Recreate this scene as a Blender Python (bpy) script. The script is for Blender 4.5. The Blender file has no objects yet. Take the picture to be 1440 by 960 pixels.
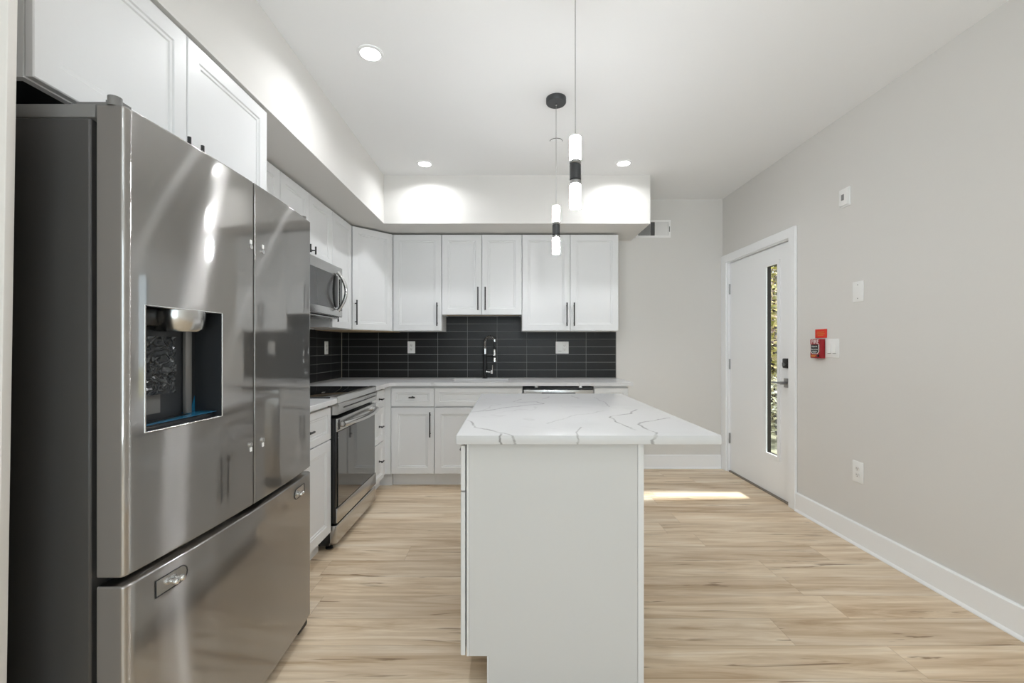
import bpy, bmesh, math, random
from mathutils import Vector, Matrix
random.seed(7)
S = bpy.context.scene
COL = S.collection
PI = math.pi

# ------------------------------------------------------------------ camera, sky, sun, exposure
F = 612.0                                   # focal length in pixels of the 1440 px frame
cd = bpy.data.cameras.new('camera'); cam = bpy.data.objects.new('camera', cd); COL.objects.link(cam)
cam.location = (0, 0, 1.22); cam.rotation_euler = (PI/2, 0, 0)
cd.sensor_width = 36; cd.lens = F/1440*36; cd.shift_x = 3.5/1440; cd.shift_y = 8/1440
cd.clip_start = 0.02
S.camera = cam

SKY = 1.6
CEIL_W = 4.6
BACK_W = 2.8
PEND_E = 112.0
SUN_E = 10.0
WIN_FILL_W = 42.0
UP_FILL_W = 600.0
w = bpy.data.worlds.new('sky'); S.world = w; w.use_nodes = True
bg = w.node_tree.nodes['Background']; bg.inputs[0].default_value = (0.80, 0.90, 1.0, 1); bg.inputs[1].default_value = SKY

sd = bpy.data.lights.new('sun', 'SUN'); sun = bpy.data.objects.new('sun', sd); COL.objects.link(sun)
sd.energy = SUN_E; sd.angle = math.radians(5.0); sd.color = (.97, .98, 1)
sun.rotation_euler = Vector((-.56, -.01, -.83)).to_track_quat('-Z', 'Y').to_euler()
sun.location = (6, 4, 4)
dl_ = bpy.data.lights.new('window_fill_lamp', 'AREA'); do_ = bpy.data.objects.new('window_fill_lamp', dl_); COL.objects.link(do_)
dl_.shape = 'RECTANGLE'; dl_.size = 3.0; dl_.size_y = 2.1; dl_.energy = WIN_FILL_W; dl_.color = (.84, .92, 1)
gl_ = bpy.data.lights.new('ceiling_fill_lamp', 'AREA'); go_ = bpy.data.objects.new('ceiling_fill_lamp', gl_); COL.objects.link(go_)
gl_.shape = 'RECTANGLE'; gl_.size = 5.0; gl_.size_y = 3.4; gl_.energy = UP_FILL_W; gl_.color = (.84, .92, 1)
go_.location = (.4, -5.15, -.05); go_.rotation_euler = (PI, 0, 0)       # unseen fill lamp added outside, shining up onto the ceiling
do_.location = (.4, -3.34, 1.3); do_.rotation_euler = (PI/2, 0, 0)      # fill lamp added at the unseen window, standing in for daylight

S.view_settings.view_transform = 'Standard'
try: S.view_settings.look = 'None'
except Exception: pass
S.view_settings.gamma = 1; S.view_settings.use_curve_mapping = False
S.view_settings.exposure = 0.05
S.cycles.max_bounces = 10; S.cycles.diffuse_bounces = 6; S.cycles.glossy_bounces = 5
S.cycles.transparent_max_bounces = 8
S.cycles.use_denoising = True
S.cycles.sample_clamp_indirect = 6.0

# ------------------------------------------------------------------ room measures (metres)
XL, XR, YB, YF, ZC = -1.70, 2.15, 4.39, -3.2, 2.713

# ------------------------------------------------------------------ materials
def lin(r, g, b):
    f = lambda c: (c/255/12.92) if c/255 <= .04045 else ((c/255+.055)/1.055)**2.4
    return (f(r), f(g), f(b), 1)
class NT:
    def __init__(s, name):
        s.m = bpy.data.materials.new(name); s.m.use_nodes = True
        s.t = s.m.node_tree; s.n = s.t.nodes; s.p = s.n['Principled BSDF']
    def node(s, typ, **kw):
        n = s.n.new(typ)
        for k, v in kw.items(): setattr(n, k, v)
        return n
    def link(s, a, b): s.t.links.new(a, b)
    def val(s, sock, v):
        if hasattr(v, 'is_output'): s.link(v, sock)
        else: sock.default_value = v
    def math(s, op, a, b=0.0, c=0.0, clamp=False):
        n = s.node('ShaderNodeMath', operation=op); n.use_clamp = clamp
        s.val(n.inputs[0], a); s.val(n.inputs[1], b); s.val(n.inputs[2], c)
        return n.outputs[0]
    def pos(s):
        g = s.node('ShaderNodeNewGeometry'); x = s.node('ShaderNodeSeparateXYZ'); s.link(g.outputs['Position'], x.inputs[0])
        return x.outputs
    def obj(s):
        g = s.node('ShaderNodeTexCoord'); return g.outputs['Object']
    def comb(s, x, y, z):
        n = s.node('ShaderNodeCombineXYZ')
        for i, v in enumerate((x, y, z)): s.val(n.inputs[i], v)
        return n.outputs[0]
    def noise(s, vec, scale=5, detail=2, rough=.5, dist=0.0):
        n = s.node('ShaderNodeTexNoise')
        s.link(vec, n.inputs['Vector']); n.inputs['Scale'].default_value = scale
        n.inputs['Detail'].default_value = detail; n.inputs['Roughness'].default_value = rough
        n.inputs['Distortion'].default_value = dist
        return n.outputs['Fac']
    def mix(s, fac, a, b, blend='MIX'):
        n = s.node('ShaderNodeMix', data_type='RGBA', blend_type=blend)
        s.val(n.inputs[0], fac); s.val(n.inputs[6], a); s.val(n.inputs[7], b)
        return n.outputs[2]
    def ramp(s, fac, stops):
        n = s.node('ShaderNodeValToRGB'); s.link(fac, n.inputs[0])
        e = n.color_ramp.elements
        while len(e) < len(stops): e.new(.5)
        for i, (p, c) in enumerate(stops): e[i].position = p; e[i].color = c
        return n.outputs[0]
    def maprange(s, v, a, b, c=0.0, d=1.0):
        n = s.node('ShaderNodeMapRange')
        s.val(n.inputs[0], v)
        for i, q in enumerate((a, b, c, d)): n.inputs[i+1].default_value = q
        return n.outputs[0]
    def bump(s, h, strength=.2, dist=.002):
        n = s.node('ShaderNodeBump'); s.link(h, n.inputs['Height'])
        n.inputs['Strength'].default_value = strength; n.inputs['Distance'].default_value = dist
        s.link(n.outputs[0], s.p.inputs['Normal'])
    def base(s, col=None, rough=.5, metal=0.0, spec=.5):
        if col is not None: s.val(s.p.inputs['Base Color'], col)
        s.val(s.p.inputs['Roughness'], rough); s.p.inputs['Metallic'].default_value = metal
        s.p.inputs['Specular IOR Level'].default_value = spec
        return s

M = {}
def paint(name, col, rough=.6, spec=.3, tex=0.0, scale=300):
    m = NT(name); m.base(col, rough, 0, spec)
    if tex: m.bump(m.noise(m.obj(), scale, 3, .6), tex, .0015)
    M[name] = m.m; return m
paint('wall_paint', (.70, .685, .66, 1), .75, .2, .10, 180)
paint('ceiling_paint', (.84, .845, .85, 1), .85, .15, .06, 160)
paint('soffit_paint', (.68, .665, .64, 1), .75, .2, .08, 180)
paint('trim_white', (.88, .89, .90, 1), .38, .4)
paint('door_white', (.89, .90, .91, 1), .42, .4)
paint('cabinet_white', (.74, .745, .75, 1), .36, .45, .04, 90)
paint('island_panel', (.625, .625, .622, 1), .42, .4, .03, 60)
paint('end_panel_white', (.72, .69, .66, 1), .5, .35)
paint('plate_white', (.85, .85, .84, 1), .35, .45)
paint('plate_warm', (.80, .79, .775, 1), .35, .45)
paint('slot_dark', (.03, .03, .03, 1), .5, .3)
paint('black_metal', (.012, .012, .013, 1), .35, .5)
paint('black_plastic', (.012, .012, .013, 1), .30, .5)
paint('black_enamel', (.010, .010, .011, 1), .22, .5)
paint('rubber', (.01, .01, .01, 1), .6, .3)
paint('fridge_side', (.058, .055, .053, 1), .40, .5, .25, 700)
paint('door_side', (.150, .138, .128, 1), .42, .5)
paint('fridge_cap', (.16, .155, .15, 1), .45, .5)
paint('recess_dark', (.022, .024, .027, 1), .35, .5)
paint('blue_film', (.02, .16, .30, 1), .18, .5)
paint('alarm_red', (.34, .012, .02, 1), .35, .4)
paint('sign_red', (.72, .045, .025, 1), .5, .3)
paint('letter_white', (.85, .85, .83, 1), .5, .3)
paint('letter_gold', (.62, .25, .04, 1), .5, .3)
paint('vent_white', (.90, .89, .88, 1), .45, .4)
paint('vent_dark', (.10, .10, .10, 1), .6, .3)
paint('liner_dark', (.035, .028, .022, 1), .5, .3)
paint('threshold_metal', (.22, .19, .16, 1), .45, .4)
paint('caulk', (.45, .41, .34, 1), .6, .3)
paint('bark', (.06, .045, .035, 1), .9, .2, .8, 30)
paint('soil_grass', (.30, .28, .19, 1), .95, .1, .8, 20)
paint('body_charcoal', (.035, .037, .040, 1), .38, .5)
def metal(name, col, rough, aniso=0.0, streak=0.0):
    m = NT(name); m.base(col, rough, 1.0)
    if aniso:
        m.p.inputs['Anisotropic'].default_value = aniso
        t = m.node('ShaderNodeTangent', direction_type='UV_MAP'); t.uv_map = 'UVMap'
        m.link(t.outputs[0], m.p.inputs['Tangent'])
    if streak:
        mp = m.node('ShaderNodeMapping'); m.link(m.obj(), mp.inputs[0]); mp.inputs['Scale'].default_value = (1.2, 1.2, 420)
        m.bump(m.noise(mp.outputs[0], 3, 2, .6), streak, .0004)
    M[name] = m.m; return m
def brushed(name, col, sharp, wide, fac):
    m = NT(name); m.base(col, sharp, 1.0)
    t = m.node('ShaderNodeTangent', direction_type='UV_MAP'); t.uv_map = 'UVMap'
    m.p.inputs['Anisotropic'].default_value = .8; m.link(t.outputs[0], m.p.inputs['Tangent'])
    gl = m.node('ShaderNodeBsdfAnisotropic'); gl.inputs['Color'].default_value = col; gl.inputs['Roughness'].default_value = wide
    gl.inputs['Anisotropy'].default_value = -.88; m.link(t.outputs[0], gl.inputs['Tangent'])
    mx = m.node('ShaderNodeMixShader'); mx.inputs[0].default_value = fac
    m.link(m.p.outputs[0], mx.inputs[1]); m.link(gl.outputs[0], mx.inputs[2]); m.link(mx.outputs[0], m.n['Material Output'].inputs[0])
    M[name] = m.m
brushed('stainless', (.50, .488, .475, 1), .05, .31, .42)
metal('stainless_plain', (.58, .575, .565, 1), .24, .5)
metal('stainless_bright', (.70, .70, .69, 1), .25)
metal('chrome', (.82, .82, .82, 1), .10)
metal('nickel', (.36, .36, .36, 1), .28)
metal('hinge_steel', (.42, .42, .42, 1), .35)
def emit(name, col, strength):
    m = NT(name); m.base((.9, .9, .9, 1), .4)
    m.p.inputs['Emission Color'].default_value = col; m.p.inputs['Emission Strength'].default_value = strength
    M[name] = m.m
emit('led_lens', (1, .99, .98, 1), 14.0)
emit('pendant_glow', (.96, .98, 1, 1), PEND_E)

# glass panes: clear, reflecting
def glass(name, tint, rough=.0, fac=.08):
    m = NT(name); t = m.t
    tr = m.node('ShaderNodeBsdfTransparent'); tr.inputs[0].default_value = tint
    gl = m.node('ShaderNodeBsdfGlossy'); gl.inputs['Roughness'].default_value = rough; gl.inputs[0].default_value = (1, 1, 1, 1)
    mx = m.node('ShaderNodeMixShader'); mx.inputs[0].default_value = fac
    m.link(tr.outputs[0], mx.inputs[1]); m.link(gl.outputs[0], mx.inputs[2])
    m.link(mx.outputs[0], m.n['Material Output'].inputs[0]); m.n.remove(m.p)
    M[name] = m.m
glass('clear_glass', (.95, .97, .96, 1))
# black glass of appliances
m = NT('black_glass'); m.base((.010, .010, .011, 1), .05, 0, .6); m.p.inputs['Coat Weight'].default_value = .6; m.p.inputs['Coat Roughness'].default_value = .02; M['black_glass'] = m.m
m = NT('oven_glass'); m.base((.035, .034, .033, 1), .05, 0, .9); m.p.inputs['IOR'].default_value = 2.0; M['oven_glass'] = m.m
m = NT('micro_glass'); m.base((.055, .055, .055, 1), .16, 0, .6); M['micro_glass'] = m.m
# crinkled clear film over the paddle
m = NT('film'); o_ = m.obj()
n1 = m.maprange(m.math('ABSOLUTE', m.math('SUBTRACT', m.noise(o_, 22, 2, .5, 1.6), .5)), 0, .07, 1, 0); m.base(m.mix(m.math('MULTIPLY', n1, .42), (.045, .05, .056, 1), (.42, .44, .46, 1)), .16, 0, .7); m.bump(n1, .9, .006); M['film'] = m.m
m = NT('wood_underside'); mp = m.node('ShaderNodeMapping'); m.link(m.obj(), mp.inputs[0]); mp.inputs['Scale'].default_value = (3, 30, 3)
m.base(m.ramp(m.noise(mp.outputs[0], 2, 3, .6), [(.3, (.50, .36, .21, 1)), (.7, (.66, .51, .33, 1))]), .6); M['wood_underside'] = m.m

# light oak vinyl planks running across the room
m = NT('floor_planks'); P = m.pos()
PW, PL = .178, 1.22
yy = m.math('DIVIDE', P[1], PW); row = m.math('FLOOR', yy)
wn = m.node('ShaderNodeTexWhiteNoise', noise_dimensions='1D'); m.link(row, wn.inputs['W'])
xx = m.math('ADD', m.math('DIVIDE', P[0], PL), m.math('MULTIPLY', wn.outputs['Value'], 7.3)); cl = m.math('FLOOR', xx)
wn2 = m.node('ShaderNodeTexWhiteNoise', noise_dimensions='2D'); m.link(m.comb(row, cl, 0), wn2.inputs['Vector'])
idv = wn2.outputs['Value']
shift = m.math('MULTIPLY', idv, 40.0)
def gv(sx, sy): return m.comb(m.math('ADD', m.math('MULTIPLY', P[0], sx), shift), m.math('ADD', m.math('MULTIPLY', P[1], sy), shift), shift)
broad = m.noise(gv(1.1, 13.0), 1.0, 5, .62, 1.0)
fine = m.noise(gv(3.0, 75.0), 1.0, 3, .6, .3)
c = m.ramp(broad, [(.28, (.44, .300, .180, 1)), (.42, (.63, .490, .335, 1)), (.54, (.75, .620, .46, 1)), (.70, (.87, .775, .64, 1))])
c = m.mix(m.maprange(fine, .35, .7, 0, .34), c, (.50, .37, .25, 1))
tone = m.ramp(idv, [(0, (.90, .87, .84, 1)), (.5, (1, 1, 1, 1)), (1, (1.06, 1.05, 1.04, 1))])
c = m.mix(1.0, c, tone, 'MULTIPLY')
crack = m.noise(gv(2.0, 30.0), 1.0, 3, .55, 1.2)
cm = m.math('MULTIPLY', m.maprange(crack, .615, .67, 0, 1), m.maprange(m.noise(gv(1.6, 6.0), 1.0, 1), .47, .56, 0, .8))
c = m.mix(cm, c, (.22, .135, .075, 1))
fy = m.math('FRACT', yy); fx = m.math('FRACT', xx)
ey = m.math('MINIMUM', fy, m.math('SUBTRACT', 1.0, fy)); ex = m.math('MINIMUM', fx, m.math('SUBTRACT', 1.0, fx))
seam = m.math('MAXIMUM', m.maprange(ey, .004, .010, 1, 0), m.maprange(ex, .0006, .0015, 1, 0))
c = m.mix(m.math('MULTIPLY', seam, .42), c, (.30, .20, .12, 1))
m.base(c, m.maprange(fine, .3, .7, .36, .46), 0, .42)
m.bump(m.math('SUBTRACT', fine, m.math('MULTIPLY', seam, .8)), .10, .0008)
M['floor_planks'] = m.m

# stacked black 3 x 12 inch tiles; a = horizontal axis, off = where a joint falls
def tile(name, axis, off):
    m = NT(name); P = m.pos()
    u = m.math('DIVIDE', m.math('SUBTRACT', P[axis], off), .2985); v = m.math('DIVIDE', m.math('SUBTRACT', P[2], .9145), .0772)
    fu, fv = m.math('FRACT', u), m.math('FRACT', v)
    du = m.math('MULTIPLY', m.math('MINIMUM', fu, m.math('SUBTRACT', 1.0, fu)), .2985)
    dv = m.math('MULTIPLY', m.math('MINIMUM', fv, m.math('SUBTRACT', 1.0, fv)), .0772)
    d = m.math('MINIMUM', du, dv)
    g = m.maprange(d, .0008, .0014, 1, 0)
    wn = m.node('ShaderNodeTexWhiteNoise', noise_dimensions='2D'); m.link(m.comb(m.math('FLOOR', u), m.math('FLOOR', v), 0), wn.inputs['Vector'])
    tc = m.ramp(wn.outputs['Value'], [(0, (.016, .016, .016, 1)), (1, (.022, .022, .022, 1))])
    m.base(m.mix(g, tc, (.34, .34, .34, 1)), m.mix(g, (.33, .33, .33, 1), (.8, .8, .8, 1)), 0, .26)
    n = m.noise(m.comb(m.math('MULTIPLY', P[axis], 3.0), m.math('MULTIPLY', P[2], 30.0), wn.outputs['Value']), 1.5, 2, .5)
    h = m.math('ADD', m.maprange(d, .0006, .0035, 0, 1), m.math('MULTIPLY', n, .35))
    m.bump(h, .35, .0012)
    M[name] = m.m
tile('tile_back', 0, -1.319); tile('tile_side', 1, 4.12)

# white quartz with grey veins: each vein is a wandering line across the slab
def quartz(name, lines, soft=True):
    m = NT(name); P = m.pos()
    v3 = m.comb(P[0], P[1], m.math('MULTIPLY', P[2], 3.5))
    nx = m.node('ShaderNodeTexNoise'); m.link(v3, nx.inputs['Vector']); nx.inputs['Scale'].default_value = 9; nx.inputs['Detail'].default_value = 4
    sp = m.node('ShaderNodeSeparateXYZ'); m.link(nx.outputs['Color'], sp.inputs[0])
    wx = m.math('ADD', P[0], m.math('MULTIPLY', m.math('SUBTRACT', sp.outputs[0], .5), .055))
    wy = m.math('ADD', P[1], m.math('MULTIPLY', m.math('SUBTRACT', sp.outputs[1], .5), .055))
    tot = None
    for pts, wdt, stg in lines:
        dm = None
        for (ax, ay), (bx, by) in zip(pts, pts[1:]):
            ux, uy = bx-ax, by-ay; L2 = ux*ux+uy*uy
            px = m.math('SUBTRACT', wx, ax); py = m.math('SUBTRACT', wy, ay)
            t = m.math('ADD', m.math('MULTIPLY', px, ux/L2), m.math('MULTIPLY', py, uy/L2), 0, True)
            ex = m.math('SUBTRACT', px, m.math('MULTIPLY', t, ux)); ey = m.math('SUBTRACT', py, m.math('MULTIPLY', t, uy))
            d = m.math('SQRT', m.math('ADD', m.math('MULTIPLY', ex, ex), m.math('MULTIPLY', ey, ey)))
            dm = d if dm is None else m.math('MINIMUM', dm, d)
        f = m.maprange(dm, wdt*.35, wdt, stg, 0)
        tot = f if tot is None else m.math('MAXIMUM', tot, f)
    # faint veining everywhere
    a = m.noise(m.comb(wx, wy, P[2]), 2.3, 3, .5, .8)
    fv = m.maprange(m.math('ABSOLUTE', m.math('SUBTRACT', a, .5)), .0, .012, .22, 0)
    br = m.maprange(m.noise(v3, 14, 2), .30, .55, .35, 1)
    fac = m.math('MULTIPLY', m.math('MAXIMUM', tot, m.math('MULTIPLY', fv, m.maprange(m.noise(v3, 1.7, 1), .5, .62, 0, 1))), br)
    cloud = m.mix(m.maprange(m.noise(v3, 3, 3), .4, .7, 0, .25), (.66, .66, .665, 1), (.61, .61, .615, 1))
    m.base(m.mix(fac, cloud, (.27, .265, .26, 1)), .26, 0, .28)
    M[name] = m.m
def tp(x, y):          # measured on the island top
    px, py = 640+x/3.789, 545+y/3.789; Y = 187.3/(py-488); return ((px-716.5)*Y/F, Y)
V = lambda *q: [tp(*p) for p in q]
quartz('quartz_island', [
    (V((90,130),(170,122),(270,106),(380,92),(465,86),(430,75),(330,78)), .0075, .75),
    (V((310,76),(350,60)), .006, .5), (V((470,60),(505,48)), .006, .5),
    (V((620,44),(660,56)), .007, .6), (V((745,52),(790,76),(815,100)), .005, .4),
    (V((62,172),(85,185),(110,210),(180,224),(245,237),(320,254)), .0055, .7),
    (V((245,237),(235,262)), .0055, .9), (V((320,254),(345,264)), .006, .9),
    (V((480,190),(580,166),(640,142),(720,136),(800,124)), .005, .4),
    (V((690,210),(650,238),(655,262)), .0045, .55),
    (V((960,116),(930,138),(830,150),(820,156),(850,176),(900,205),(965,222)), .0065, .75),
    (V((1145,160),(1070,176),(980,184),(975,196),(1005,212),(1070,240),(1060,262)), .0065, .75)])
quartz('quartz_counter', [
    ([(-1.6,4.0),(-1.35,3.95),(-1.15,3.86),(-.95,3.78)], .006, .5), ([(-.95,3.9),(-.8,3.8),(-.62,3.75)], .006, .5),
    ([(.2,4.3),(.4,4.1),(.55,3.9),(.6,3.76)], .006, .5), ([(.75,4.2),(.9,4.0),(.95,3.85)], .005, .4),
    ([(-1.5,2.1),(-1.3,2.3),(-1.1,2.35)], .006, .5)])
# leaves
def leafmat(name, stops):
    m = NT(name); g = m.node('ShaderNodeNewGeometry')
    m.base(m.ramp(g.outputs['Random Per Island'], stops), .6, 0, .3); M[name] = m.m
leafmat('leaf_gold', [(0, (.10, .10, .02, 1)), (.45, (.42, .36, .07, 1)), (.75, (.62, .50, .16, 1)), (1, (.75, .62, .38, 1))])
leafmat('leaf_blossom', [(0, (.16, .09, .06, 1)), (.4, (.48, .33, .27, 1)), (.75, (.75, .58, .50, 1)), (1, (.85, .78, .72, 1))])
leafmat('leaf_tan', [(0, (.12, .10, .05, 1)), (.4, (.36, .32, .17, 1)), (.75, (.56, .54, .36, 1)), (1, (.75, .74, .62, 1))])

# ------------------------------------------------------------------ builders
def new(): return bmesh.new()
def box(bm, x0, x1, y0, y1, z0, z1, bev=0.0, seg=2):
    vs = [bm.verts.new((x, y, z)) for z in (z0, z1) for y in (y0, y1) for x in (x0, x1)]
    q = [(0,2,3,1),(4,5,7,6),(0,1,5,4),(2,6,7,3),(0,4,6,2),(1,3,7,5)]
    fs = [bm.faces.new([vs[i] for i in f]) for f in q]
    if bev:
        es = list({e for f in fs for e in f.edges})
        bmesh.ops.bevel(bm, geom=es, offset=bev, segments=seg, profile=.5, affect='EDGES', clamp_overlap=True)
    return bm
def cyl(bm, p0, p1, r0, r1=None, seg=20, caps=True):
    r1 = r0 if r1 is None else r1
    p0, p1 = Vector(p0), Vector(p1); d = (p1-p0).normalized()
    a = d.orthogonal().normalized(); b = d.cross(a)
    R = []
    for p, r in ((p0, r0), (p1, r1)):
        R.append([bm.verts.new(p+(a*math.cos(t)+b*math.sin(t))*r) for t in [2*PI*i/seg for i in range(seg)]])
    for i in range(seg):
        j = (i+1) % seg; bm.faces.new((R[0][i], R[0][j], R[1][j], R[1][i]))
    if caps: bm.faces.new(R[0][::-1]); bm.faces.new(R[1])
    return bm
def lathe(bm, prof, seg=32, origin=(0,0,0), axis='z', close=True):
    o = Vector(origin); rings = []
    for r, h in prof:
        ring = []
        for i in range(seg):
            t = 2*PI*i/seg; c, s = math.cos(t)*r, math.sin(t)*r
            p = {'z': (c, s, h), 'y': (c, h, -s), 'x': (h, c, s)}[axis]
            ring.append(bm.verts.new(o+Vector(p)))
        rings.append(ring)
    for A, B in zip(rings, rings[1:]):
        for i in range(seg):
            j = (i+1) % seg; bm.faces.new((A[i], A[j], B[j], B[i]))
    if close: bm.faces.new(rings[0][::-1]); bm.faces.new(rings[-1])
    return bm
def tube(bm, pts, r, seg=10, caps=True, rad=None):
    P = [Vector(p) for p in pts]; rings = []; up = None
    for i, p in enumerate(P):
        d = (P[min(i+1, len(P)-1)]-P[max(i-1, 0)]).normalized()
        if up is None: up = d.orthogonal().normalized()
        up = (up-d*up.dot(d)).normalized(); b = d.cross(up)
        rr = rad[i] if rad else r
        rings.append([bm.verts.new(p+(up*math.cos(t)+b*math.sin(t))*rr) for t in [2*PI*k/seg for k in range(seg)]])
    for A, B in zip(rings, rings[1:]):
        for i in range(seg):
            j = (i+1) % seg; bm.faces.new((A[i], A[j], B[j], B[i]))
    if caps: bm.faces.new(rings[0][::-1]); bm.faces.new(rings[-1])
    return bm
def prism(bm, pts, z0, z1, holes=()):
    """flat slab of an outline in xy (with holes) between two heights"""
    es = []
    for loop in [pts]+list(holes):
        vs = [bm.verts.new((x, y, z0)) for x, y in loop]
        es += [bm.edges.new((vs[i], vs[(i+1) % len(vs)])) for i in range(len(vs))]
    r = bmesh.ops.triangle_fill(bm, use_beauty=True, use_dissolve=False, edges=es)
    fs = [g for g in r['geom'] if isinstance(g, bmesh.types.BMFace)]
    e = bmesh.ops.extrude_face_region(bm, geom=fs)
    bmesh.ops.translate(bm, vec=(0, 0, z1-z0), verts=[g for g in e['geom'] if isinstance(g, bmesh.types.BMVert)])
    return bm
def prism_xz(bm, pts, y0, y1, holes=()):
    t = new(); prism(t, pts, 0, 1, holes)
    mp = {}
    for v in t.verts: mp[v] = bm.verts.new((v.co.x, y0+(y1-y0)*v.co.z, v.co.y))
    for f in t.faces: bm.faces.new([mp[v] for v in f.verts])
    t.free(); return bm
def obj(name, bm, mat, parent=None, loc=None, rotz=0, smooth=40, label=None):
    bmesh.ops.recalc_face_normals(bm, faces=bm.faces[:])
    uv = bm.loops.layers.uv.new('UVMap')
    for f in bm.faces:
        for l in f.loops: l[uv].uv = (l.vert.co.z+.0001*l.vert.co.y, l.vert.co.x+.37*l.vert.co.y)
    me = bpy.data.meshes.new(name); bm.to_mesh(me); bm.free()
    if smooth:
        for p in me.polygons: p.use_smooth = True
        me.set_sharp_from_angle(angle=math.radians(smooth))
    me.materials.append(M[mat] if isinstance(mat, str) else mat)
    o = bpy.data.objects.new(name, me); COL.objects.link(o)
    if parent is not None: o.parent = parent
    if loc: o.location = loc
    if rotz: o.rotation_euler.z = rotz
    if label: o['label'] = label
    return o
def tag(o, label, cat, kind='thing', group=None):
    o['label'] = label; o['category'] = cat; o['kind'] = kind
    if group: o['group'] = group
    return o
def thing(name, label, cat, loc=(0,0,0), rotz=0, group=None, kind='thing'):
    e = bpy.data.objects.new(name, None); COL.objects.link(e); e.empty_display_size = .1
    e.location = loc; e.rotation_euler.z = rotz
    return tag(e, label, cat, kind, group)
def struct(name, bm, mat, label, cat, smooth=0):
    return tag(obj(name, bm, mat, smooth=smooth), label, cat, 'structure')
R90 = PI/2

# ------------------------------------------------------------------ room shell
b = new(); box(b, XL-.15, XR+.15, YF-.15, YB+.15, -.12, 0); struct('floor', b, 'floor_planks', 'light oak plank floor running across the kitchen', 'floor')
b = new(); box(b, XL-.15, XR+.15, YF-.15, YB+.15, ZC, ZC+.12); struct('ceiling', b, 'ceiling_paint', 'flat white painted ceiling with recessed lights', 'ceiling')
b = new(); box(b, XL-.15, XL, YF, YB, 0, ZC); struct('wall_left', b, 'wall_paint', 'greige wall behind the refrigerator and range', 'wall')
b = new(); box(b, XL-.15, XR+.15, YB, YB+.15, 0, ZC); struct('wall_back', b, 'wall_paint', 'greige wall behind the sink run and beside the entry door', 'wall')
DY0, DY1, DZ = 3.325, 4.295, 2.066                                       # entry door opening
b = new(); box(b, XR, XR+.15, YF, DY0, 0, ZC); box(b, XR, XR+.15, DY1, YB, 0, ZC); box(b, XR, XR+.15, DY0, DY1, DZ, ZC)
struct('wall_right', b, 'wall_paint', 'long greige wall with the white entry door in it', 'wall')
WX0, WX1, WZ0, WZ1 = -1.1, 1.9, .25, 2.35                                # window opening added behind the camera to let fill light in
b = new(); box(b, XL-.15, WX0, YF-.15, YF, 0, ZC); box(b, WX1, XR+.15, YF-.15, YF, 0, ZC)
box(b, WX0, WX1, YF-.15, YF, 0, WZ0); box(b, WX0, WX1, YF-.15, YF, WZ1, ZC)
struct('wall_front', b, 'wall_paint', 'greige wall behind the camera with an added window opening', 'wall')
t = thing('added_window', 'unseen white framed window added opposite the sink wall for fill light', 'window', ((WX0+WX1)/2, YF-.08, WZ0), 0, kind='structure')
hw, hh = (WX1-WX0)/2, WZ1-WZ0
b = new(); box(b, -hw, hw, -.04, .04, 0, .06); box(b, -hw, hw, -.04, .04, hh-.06, hh)
for x in (-hw, -.03, hw-.06): box(b, x, x+.06, -.04, .04, .06, hh-.06)
obj('frame', b, 'trim_white', t, smooth=0)
b = new(); box(b, -hw+.06, hw-.06, -.004, .004, .06, hh-.06); obj('glass', b, 'clear_glass', t, smooth=0)
# soffit (bulkhead) running over the wall cabinets
SZ, SX, SY = 2.292, -1.09, 3.778
b = new(); prism(b, [(XL, YF), (SX, YF), (SX, SY), (1.222, SY), (1.222, YB), (XL, YB)], SZ, ZC)
struct('trim_1', b, 'soffit_paint', 'greige boxed soffit above the wall cabinets', 'soffit')
# tiles
CT = .914
b = new(); box(b, XL+.010, 1.073, YB-.010, YB, CT, 1.372); box(b, -.636, .1166, YB-.010, YB, 1.372, 1.53)
struct('wall_back_tile', b, 'tile_back', 'black stacked tile backsplash behind the sink', 'backsplash')
b = new(); box(b, XL, XL+.010, 1.955, YB, CT, 1.372); box(b, XL, XL+.010, 2.606, 3.364, 1.372, 1.435)
struct('wall_left_tile', b, 'tile_side', 'black stacked tile backsplash behind the range', 'backsplash')
b = new(); cyl(b, (XL+.0115, YB-.0115, CT), (XL+.0115, YB-.0115, 1.372), .003, seg=8)
struct('trim_2', b, 'caulk', 'pale caulk line in the backsplash corner', 'caulk line')
# baseboards
def baseb(name, p0, p1, nrm, label):
    b = new(); h, th = .137, .016
    prof = [(0, 0), (th+.010, 0), (th+.010, .006), (th+.006, .012), (th, .017), (th, h-.006), (th-.005, h), (0, h)]
    A = [b.verts.new(Vector(p0)+Vector(nrm)*d+Vector((0, 0, z))) for d, z in prof]
    B = [b.verts.new(Vector(p1)+Vector(nrm)*d+Vector((0, 0, z))) for d, z in prof]
    n = len(prof)
    for i in range(n): b.faces.new((A[i], A[(i+1) % n], B[(i+1) % n], B[i]))
    b.faces.new(A); b.faces.new(B[::-1]); struct(name, b, 'trim_white', label, 'baseboard')
baseb('baseboard_right', (XR, YF, 0), (XR, 3.248, 0), (-1, 0, 0), 'white baseboard along the long greige wall')
baseb('baseboard_back', (1.045, YB, 0), (XR-.022, YB, 0), (0, -1, 0), 'white baseboard between the sink run and entry door')
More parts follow.
